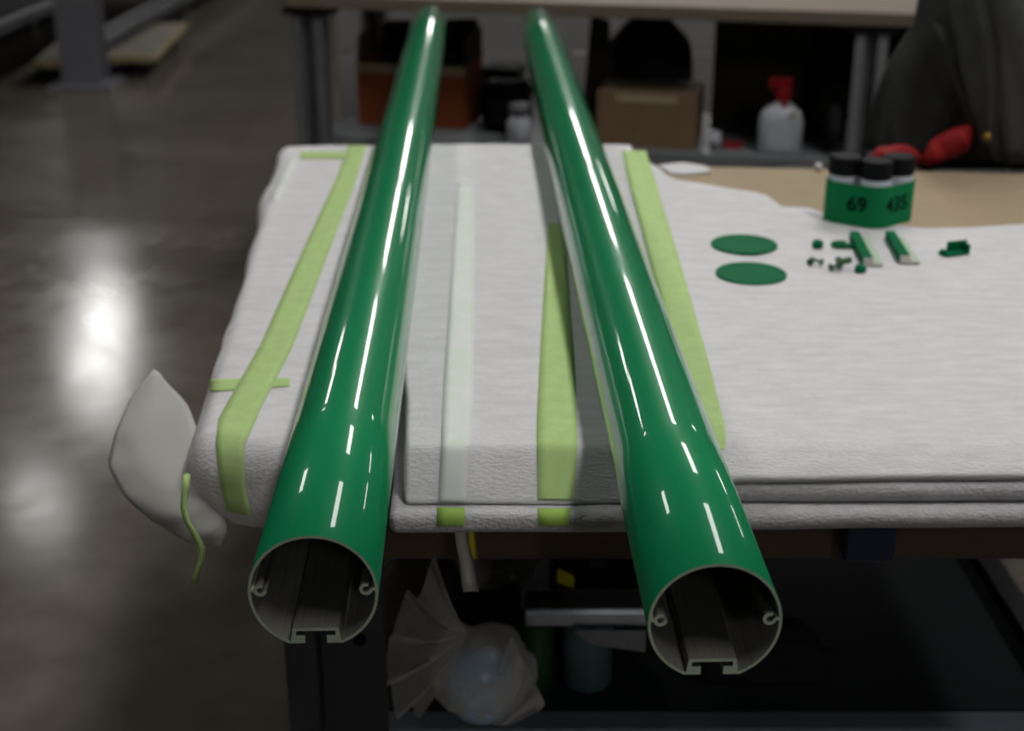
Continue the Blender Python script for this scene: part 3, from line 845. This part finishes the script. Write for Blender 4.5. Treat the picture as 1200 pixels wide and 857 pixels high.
# dark cartons further right on the shelf
t = bthing('carton', 'tall dark brown carton at the back of the shelf behind the spray bottle', 'box', 842, 128, 0, y=.50)
wc = .34
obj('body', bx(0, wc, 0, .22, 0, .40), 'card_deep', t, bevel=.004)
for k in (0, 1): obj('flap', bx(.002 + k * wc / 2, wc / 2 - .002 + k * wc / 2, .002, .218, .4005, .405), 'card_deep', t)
t = bthing('bottle', 'small pale bottle left of the light steel bench leg', 'bottle', 977, 135, 0, y=.40)
obj('body', lathe([(.022, 0), (.024, .004), (.024, .10), (.012, .125), (.012, .135)], 18), 'steel_light', t, True)
obj('cap', lathe([(.014, .135), (.014, .16), (.01, .162)], 14), 'black', t)

# ------------------------------------------------------------------ high chair with a work jacket over its back
jY = 3.32
jc = atY(1170, 100, jY)
ch = thing('chair', 'dark high chair behind the table, hidden under the draped grey jacket', 'chair', (jc.x + .04, jY + .13, 0))
obj('seat', bx(-.2, .2, -.02, .38, .62, .66), 'black', ch, bevel=.015)
obj('backrest', bx(-.19, .19, -.045, -.02, .80, 1.24), 'black', ch, bevel=.01)
for sx in (-1, 1):
    obj('back_post', bx(sx * .15 - .015, sx * .15 + .015, -.02, .01, .60, 1.15), 'steel_dark', ch)
    for y in (.0, .34): obj('leg', bx(sx * .17 - .015, sx * .17 + .015, y, y + .03, 0, .62), 'steel_dark', ch)
    obj('stretcher', bx(sx * .17 - .01, sx * .17 + .01, .03, .34, .25, .27), 'steel_dark', ch)
jk = thing('jacket', 'dark olive-grey work jacket with red lining slung over a chair behind the table', 'jacket', (0, 0, 0))
def loft(rows, n=40, seed=0, fold=.012, bm=None, closed=True):
    """rows: (centre, half width x, half depth y); soft folded cloth shell"""
    pts = []
    for i, (c, a, b) in enumerate(rows):
        ring = []
        for k in range(n):
            th = 2 * math.pi * k / n
            ct, st = math.cos(th), math.sin(th)
            s = lambda q: math.copysign(abs(q) ** .75, q)
            p = Vector((c[0] + a * s(ct), c[1] + b * s(st), c[2]))
            f = fold * (ns((ct * 1.6, st * 1.6, c[2] * 1.2 + c[0]), 2.2, seed) + .5 * ns((ct * 3, st * 3, c[2] * 4), 2, seed + 2))
            p += Vector((ct, st, 0)) * f
            ring.append(p)
        ring.append(ring[0]); pts.append(ring)
    bm = grid(pts, bm)
    bmesh.ops.remove_doubles(bm, verts=bm.verts, dist=1e-5)
    return bm
edge = [(1112, -60), (1100, -25), (1090, 0), (1085, 30), (1070, 58), (1060, 75), (1049, 98), (1038, 122), (1030, 146), (1026, 165), (1025, 180)]
rows = []
rx = 1330
for x, y in edge:
    l = atY(x, y, jY); r = atY(rx, y, jY)
    k = (180 - y) / 240
    rows.append((Vector(((l.x + r.x) / 2, jY + .05, l.z)), (r.x - l.x) / 2, .135 - .04 * k))
tp = rows[0]
rows = [(tp[0] + Vector((0, 0, .012)), tp[1] * .5, .03), (tp[0] + Vector((0, 0, .008)), tp[1] * .85, .06)] + rows
obj('body', loft(rows, 64, 5, .032), 'jacket', jk, True, solid=.004)
# front placket ridge running down to the right
rid = [(1096, 30), (1105, 55), (1117, 85), (1130, 115), (1140, 150)]
obj('placket', grid([[atY(x - 5, y, jY - .10 - .01 * i), atY(x, y - 2, jY - .115 - .01 * i), atY(x + 7, y, jY - .105 - .01 * i)] for i, (x, y) in enumerate(rid)]), 'jacket', jk, True, solid=.006)
# sleeve hanging at the right
sl = [(1168, -50), (1172, -10), (1178, 20), (1184, 50), (1187, 80), (1188, 110), (1190, 140), (1192, 165), (1193, 184)]
srad = [.075, .085, .088, .086, .088, .082, .084, .078, .075]
rows = []
for (x, y), r in zip(sl, srad):
    p = atY(x, y, jY - .16); rows.append((p, r * 1.05, r * .8))
obj('sleeve', loft(rows, 40, 9, .032), 'sleeve', jk, True, solid=.004)
p = atY(1157, 160, jY - .235)
bm = lathe([(.010, 0), (.010, .003), (.006, .006)], 16); bmesh.ops.rotate(bm, verts=bm.verts, cent=(0, 0, 0), matrix=Matrix.Rotation(math.pi / 2, 3, 'X')); bmesh.ops.translate(bm, verts=bm.verts, vec=p)
obj('snap', bm, 'brass', jk, True)
# red lining turned out under the hem: two soft folds
def fold_blob(path, rad, Y, seed):
    P = [atY(x, y, Y) for x, y in path]
    n8 = []; r8 = []
    for i in range(len(P) - 1):
        for k in range(6): n8.append(P[i].lerp(P[i + 1], k / 6)); r8.append(rad[i] + (rad[i + 1] - rad[i]) * k / 6)
    bm = sweep(n8 + [P[-1]], r8 + [rad[-1]], 20)
    for v in bm.verts: v.co += Vector((.008 * ns(v.co, 14, seed + 2), .012 * ns(v.co, 18, seed), .014 * ns(v.co, 16, seed + 1)))
    return bm
obj('red_lining', fold_blob([(1022, 187), (1032, 183), (1050, 180), (1068, 183), (1082, 188)], [.008, .020, .024, .022, .012], jY - .12, 3), 'red_cloth', jk, True)
obj('red_lining', fold_blob([(1082, 190), (1096, 180), (1110, 172), (1126, 162), (1140, 150)], [.010, .026, .036, .034, .014], jY - .15, 6), 'red_cloth', jk, True)

# ------------------------------------------------------------------ things on the lower shelf of the table
LZ = LS + .0006
# grey brown tube lying on the shelf
r_ = .044
a = at(416, 773, LZ + r_); b = at(500, 650, LZ + r_)
t = thing('cardboard_tube', 'grey-brown hollow cardboard tube lying on the lower shelf under the left green tube', 'tube', a, math.atan2(b.y - a.y, b.x - a.x))
ln = (b - a).length
def hollow(r0, r1, l):
    bm = bmesh.new(); n = 36
    rings = [[bm.verts.new((x, r * math.cos(6.2832 * k / n), r * math.sin(6.2832 * k / n))) for k in range(n)] for r, x in ((r0, 0), (r0, l), (r1, l), (r1, 0))]
    for i in range(4):
        a_, b_ = rings[i], rings[(i + 1) % 4]
        for k in range(n): bm.faces.new((a_[k], a_[(k + 1) % n], b_[(k + 1) % n], b_[k]))
    return bm
obj('wall', hollow(r_, r_ - .004, ln), 'tube_card', t, True)
# clear plastic bag with a fan of pleats and a pale blue jug inside
bc = at(565, 800, LZ + .05)
bg = thing('plastic_bag', 'crumpled clear plastic bag with pleated mouth on the lower shelf', 'bag', (bc.x, bc.y, LZ))
ap = atY(548, 742, bc.y - .02)
rim = [(512, 655), (497, 680), (478, 700), (462, 728), (454, 760), (451, 790), (458, 815), (470, 832), (486, 848)]
nr = 48; rows = []
def sampp(A, t):
    f = t * (len(A) - 1); i = min(int(f), len(A) - 2); u = f - i
    return [A[i][k] * (1 - u) + A[i + 1][k] * u for k in range(2)]
for i in range(nr + 1):
    x, y = sampp(rim, i / nr); e = atY(x, y, bc.y - .01)
    row = []
    for j in range(11):
        u = j / 10
        p = ap.lerp(e, u) + Vector((0, (.028 * math.sin(i / nr * math.pi * 9) + .012 * ns((i * .3, u, 0), 2, 2)) * u - .02 * math.sin(u * 3), 0))
        p.z = max(p.z, LZ + .002); row.append(p - bg.location)
    rows.append(row)
obj('pleated_mouth', grid(rows), 'clear', bg, True)
bm = bmesh.new(); bmesh.ops.create_icosphere(bm, subdivisions=4, radius=1)
for v in bm.verts:
    n_ = v.co.copy(); v.co = Vector((n_.x * .078, n_.y * .068, .068 + n_.z * .070)) + n_ * (.009 * ns(n_, 3, 6) + .004 * ns(n_, 8, 2))
    v.co += Vector((.0, .0, 0))
zm = min(v.co.z for v in bm.verts); bmesh.ops.translate(bm, verts=bm.verts, vec=(0, 0, -zm))
obj('film', bm, 'clear', bg, True)
tri = [[(600, 742), (612, 775), (640, 825)], [(590, 770), (606, 800), (636, 832)], [(572, 815), (600, 832), (622, 838)], [(555, 840), (580, 850), (600, 850)]]
G = []
for i, r3 in enumerate(tri):
    row = []
    for j in range(9):
        x, y = sampp(r3, j / 8); p = atY(x, y, bc.y - .05 + .012 * math.sin(j * 1.7 + i)); p.z = max(p.z, LZ + .001); row.append(p - bg.location)
    G.append(row)
obj('loose_corner', grid(G), 'clear', bg, True, sub=1)
jg = thing('plastic_jug', 'pale blue rounded plastic jug inside the clear bag', 'jug', (bc.x, bc.y, LZ + .001))
bm = lathe([(.030, 0), (.044, .006), (.055, .03), (.058, .058), (.052, .085), (.038, .102), (.02, .110), (.019, .118)], 36)
obj('body', bm, 'blue_plastic', jg, True)
obj('cap', lathe([(.021, .112), (.021, .122), (.017, .124)], 20), 'white', jg)
# film heaped behind
def heap(lab, px, py, Y, w, d, h, seed, m, name, cat):
    p = atY(px, py, Y)
    bm = bmesh.new(); bmesh.ops.create_icosphere(bm, subdivisions=4, radius=1)
    for v in bm.verts:
        n_ = v.co.copy(); k = 1 + .45 * ns(n_, 1.7, seed) + .22 * abs(ns(n_, 4, seed + 1)) + .08 * ns(n_, 9, seed + 2)
        v.co = Vector((n_.x * w * k, n_.y * d * k, n_.z * h * k))
    zm = min(v.co.z for v in bm.verts); bmesh.ops.translate(bm, verts=bm.verts, vec=(0, 0, -zm))
    o = obj(name, bm, m, None, True); o.location = (p.x, Y, LZ + .001)
    return tag(o, lab, cat)
heap('grey heap of crumpled clear film behind the plastic bag', 580, 690, 2.06, .085, .08, .085, 3, 'clear_dim', 'plastic_film', 'plastic film')
heap('dim brown crumpled paper bundle behind the plastic bag pleats', 478, 668, 2.30, .06, .05, .085, 8, 'tube_card', 'paper_bundle', 'paper bundle')
# cans and the steel bracket across them
def can(lab, px, r, h, m, Y):
    p = atY(px, 790, Y)
    t = thing('can', lab, 'can', (p.x, Y, LZ))
    obj('body', lathe([(r * .94, 0), (r, .003), (r, h - .004), (r * .94, h)], 28), m, t, True)
    obj('rim', lathe([(r * .96, h), (r * .99, h + .001), (r * .99, h + .004), (r * .9, h + .005)], 28), 'steel_dark', t)
    return p
CY = 1.765
can('dark green can on the lower shelf under the steel bracket, on its left', 629, .026, .115, 'green_can', CY)
can('teal-labelled can on the lower shelf under the steel bracket, on its right', 688, .038, .115, 'teal', CY + .01)
p0 = atY(614, 720, CY); p1 = atY(757, 720, CY)
t = thing('steel_bracket', 'grey brushed steel bracket lying across two cans on the lower shelf', 'bracket', (p0.x, CY, LZ + .1205))
wl = p1.x - p0.x
bm = bmesh.new(); n = 14
prof = [(-.03, 0), (-.03, .022), (-.026, .030), (-.016, .034), (.02, .034), (.03, .028), (.03, 0)]
A_ = [bm.verts.new((0, y, z)) for y, z in prof]; B_ = [bm.verts.new((wl, y, z)) for y, z in prof]
for k in range(len(prof)): bm.faces.new((A_[k], A_[(k + 1) % 7], B_[(k + 1) % 7], B_[k]))
bm.faces.new(A_[::-1]); bm.faces.new(B_)
obj('bar', bm, 'brushed', t, bevel=.003)
bm = bmesh.new()
hexa(bm, [(wl * .55, -.029, -.022), (wl * .98, -.029, -.035), (wl * .98, -.023, -.035), (wl * .55, -.023, -.022)], [(wl * .40, -.029, -.0), (wl * .98, -.029, -.0), (wl * .98, -.023, -.0), (wl * .40, -.023, -.0)])
for v in bm.verts: v.co.y -= .014
obj('side_plate', bm, 'steel_grey', t)
# black tool box with yellow label
p = atY(690, 700, 2.02)
t = thing('tool_box', 'black tool box with a yellow label behind the steel bracket', 'tool box', (p.x, 2.02, LZ))
obj('body', bx(-.06, .09, 0, .15, 0, .075), 'black', t, bevel=.006); obj('lid', bx(-.063, .093, -.003, .153, .0755, .105), 'black', t, bevel=.008)
obj('latch', bx(.0, .03, -.008, -.003, .06, .09), 'steel_dark', t)
bm = bmesh.new(); hexa(bm, [(-.055, -.0045, .028), (-.026, -.0045, .016), (-.026, -.0005, .016), (-.055, -.0005, .028)], [(-.055, -.0045, .055), (-.026, -.0045, .038), (-.026, -.0005, .038), (-.055, -.0005, .055)])
obj('label_patch', bm, 'yellow', t)
p = at(700, 702, LZ)
bm = bx(-.035, .05, -.03, .03, 0, .012); o = obj('teal_pad', bm, 'teal', None, bevel=.004); o.location = (p.x, p.y - .01, LZ); tag(o, 'flat teal pad lying in front of the black tool box', 'pad')
heap('dark bundled cloth on the lower shelf below the right green tube', 870, 840, 1.76, .12, .055, .045, 14, 'black_soft', 'cloth_bundle', 'bundle')
heap('black cloth bundle on the lower shelf, left of the right tube opening', 745, 820, 1.84, .04, .045, .04, 19, 'black_soft', 'cloth_bundle', 'bundle')
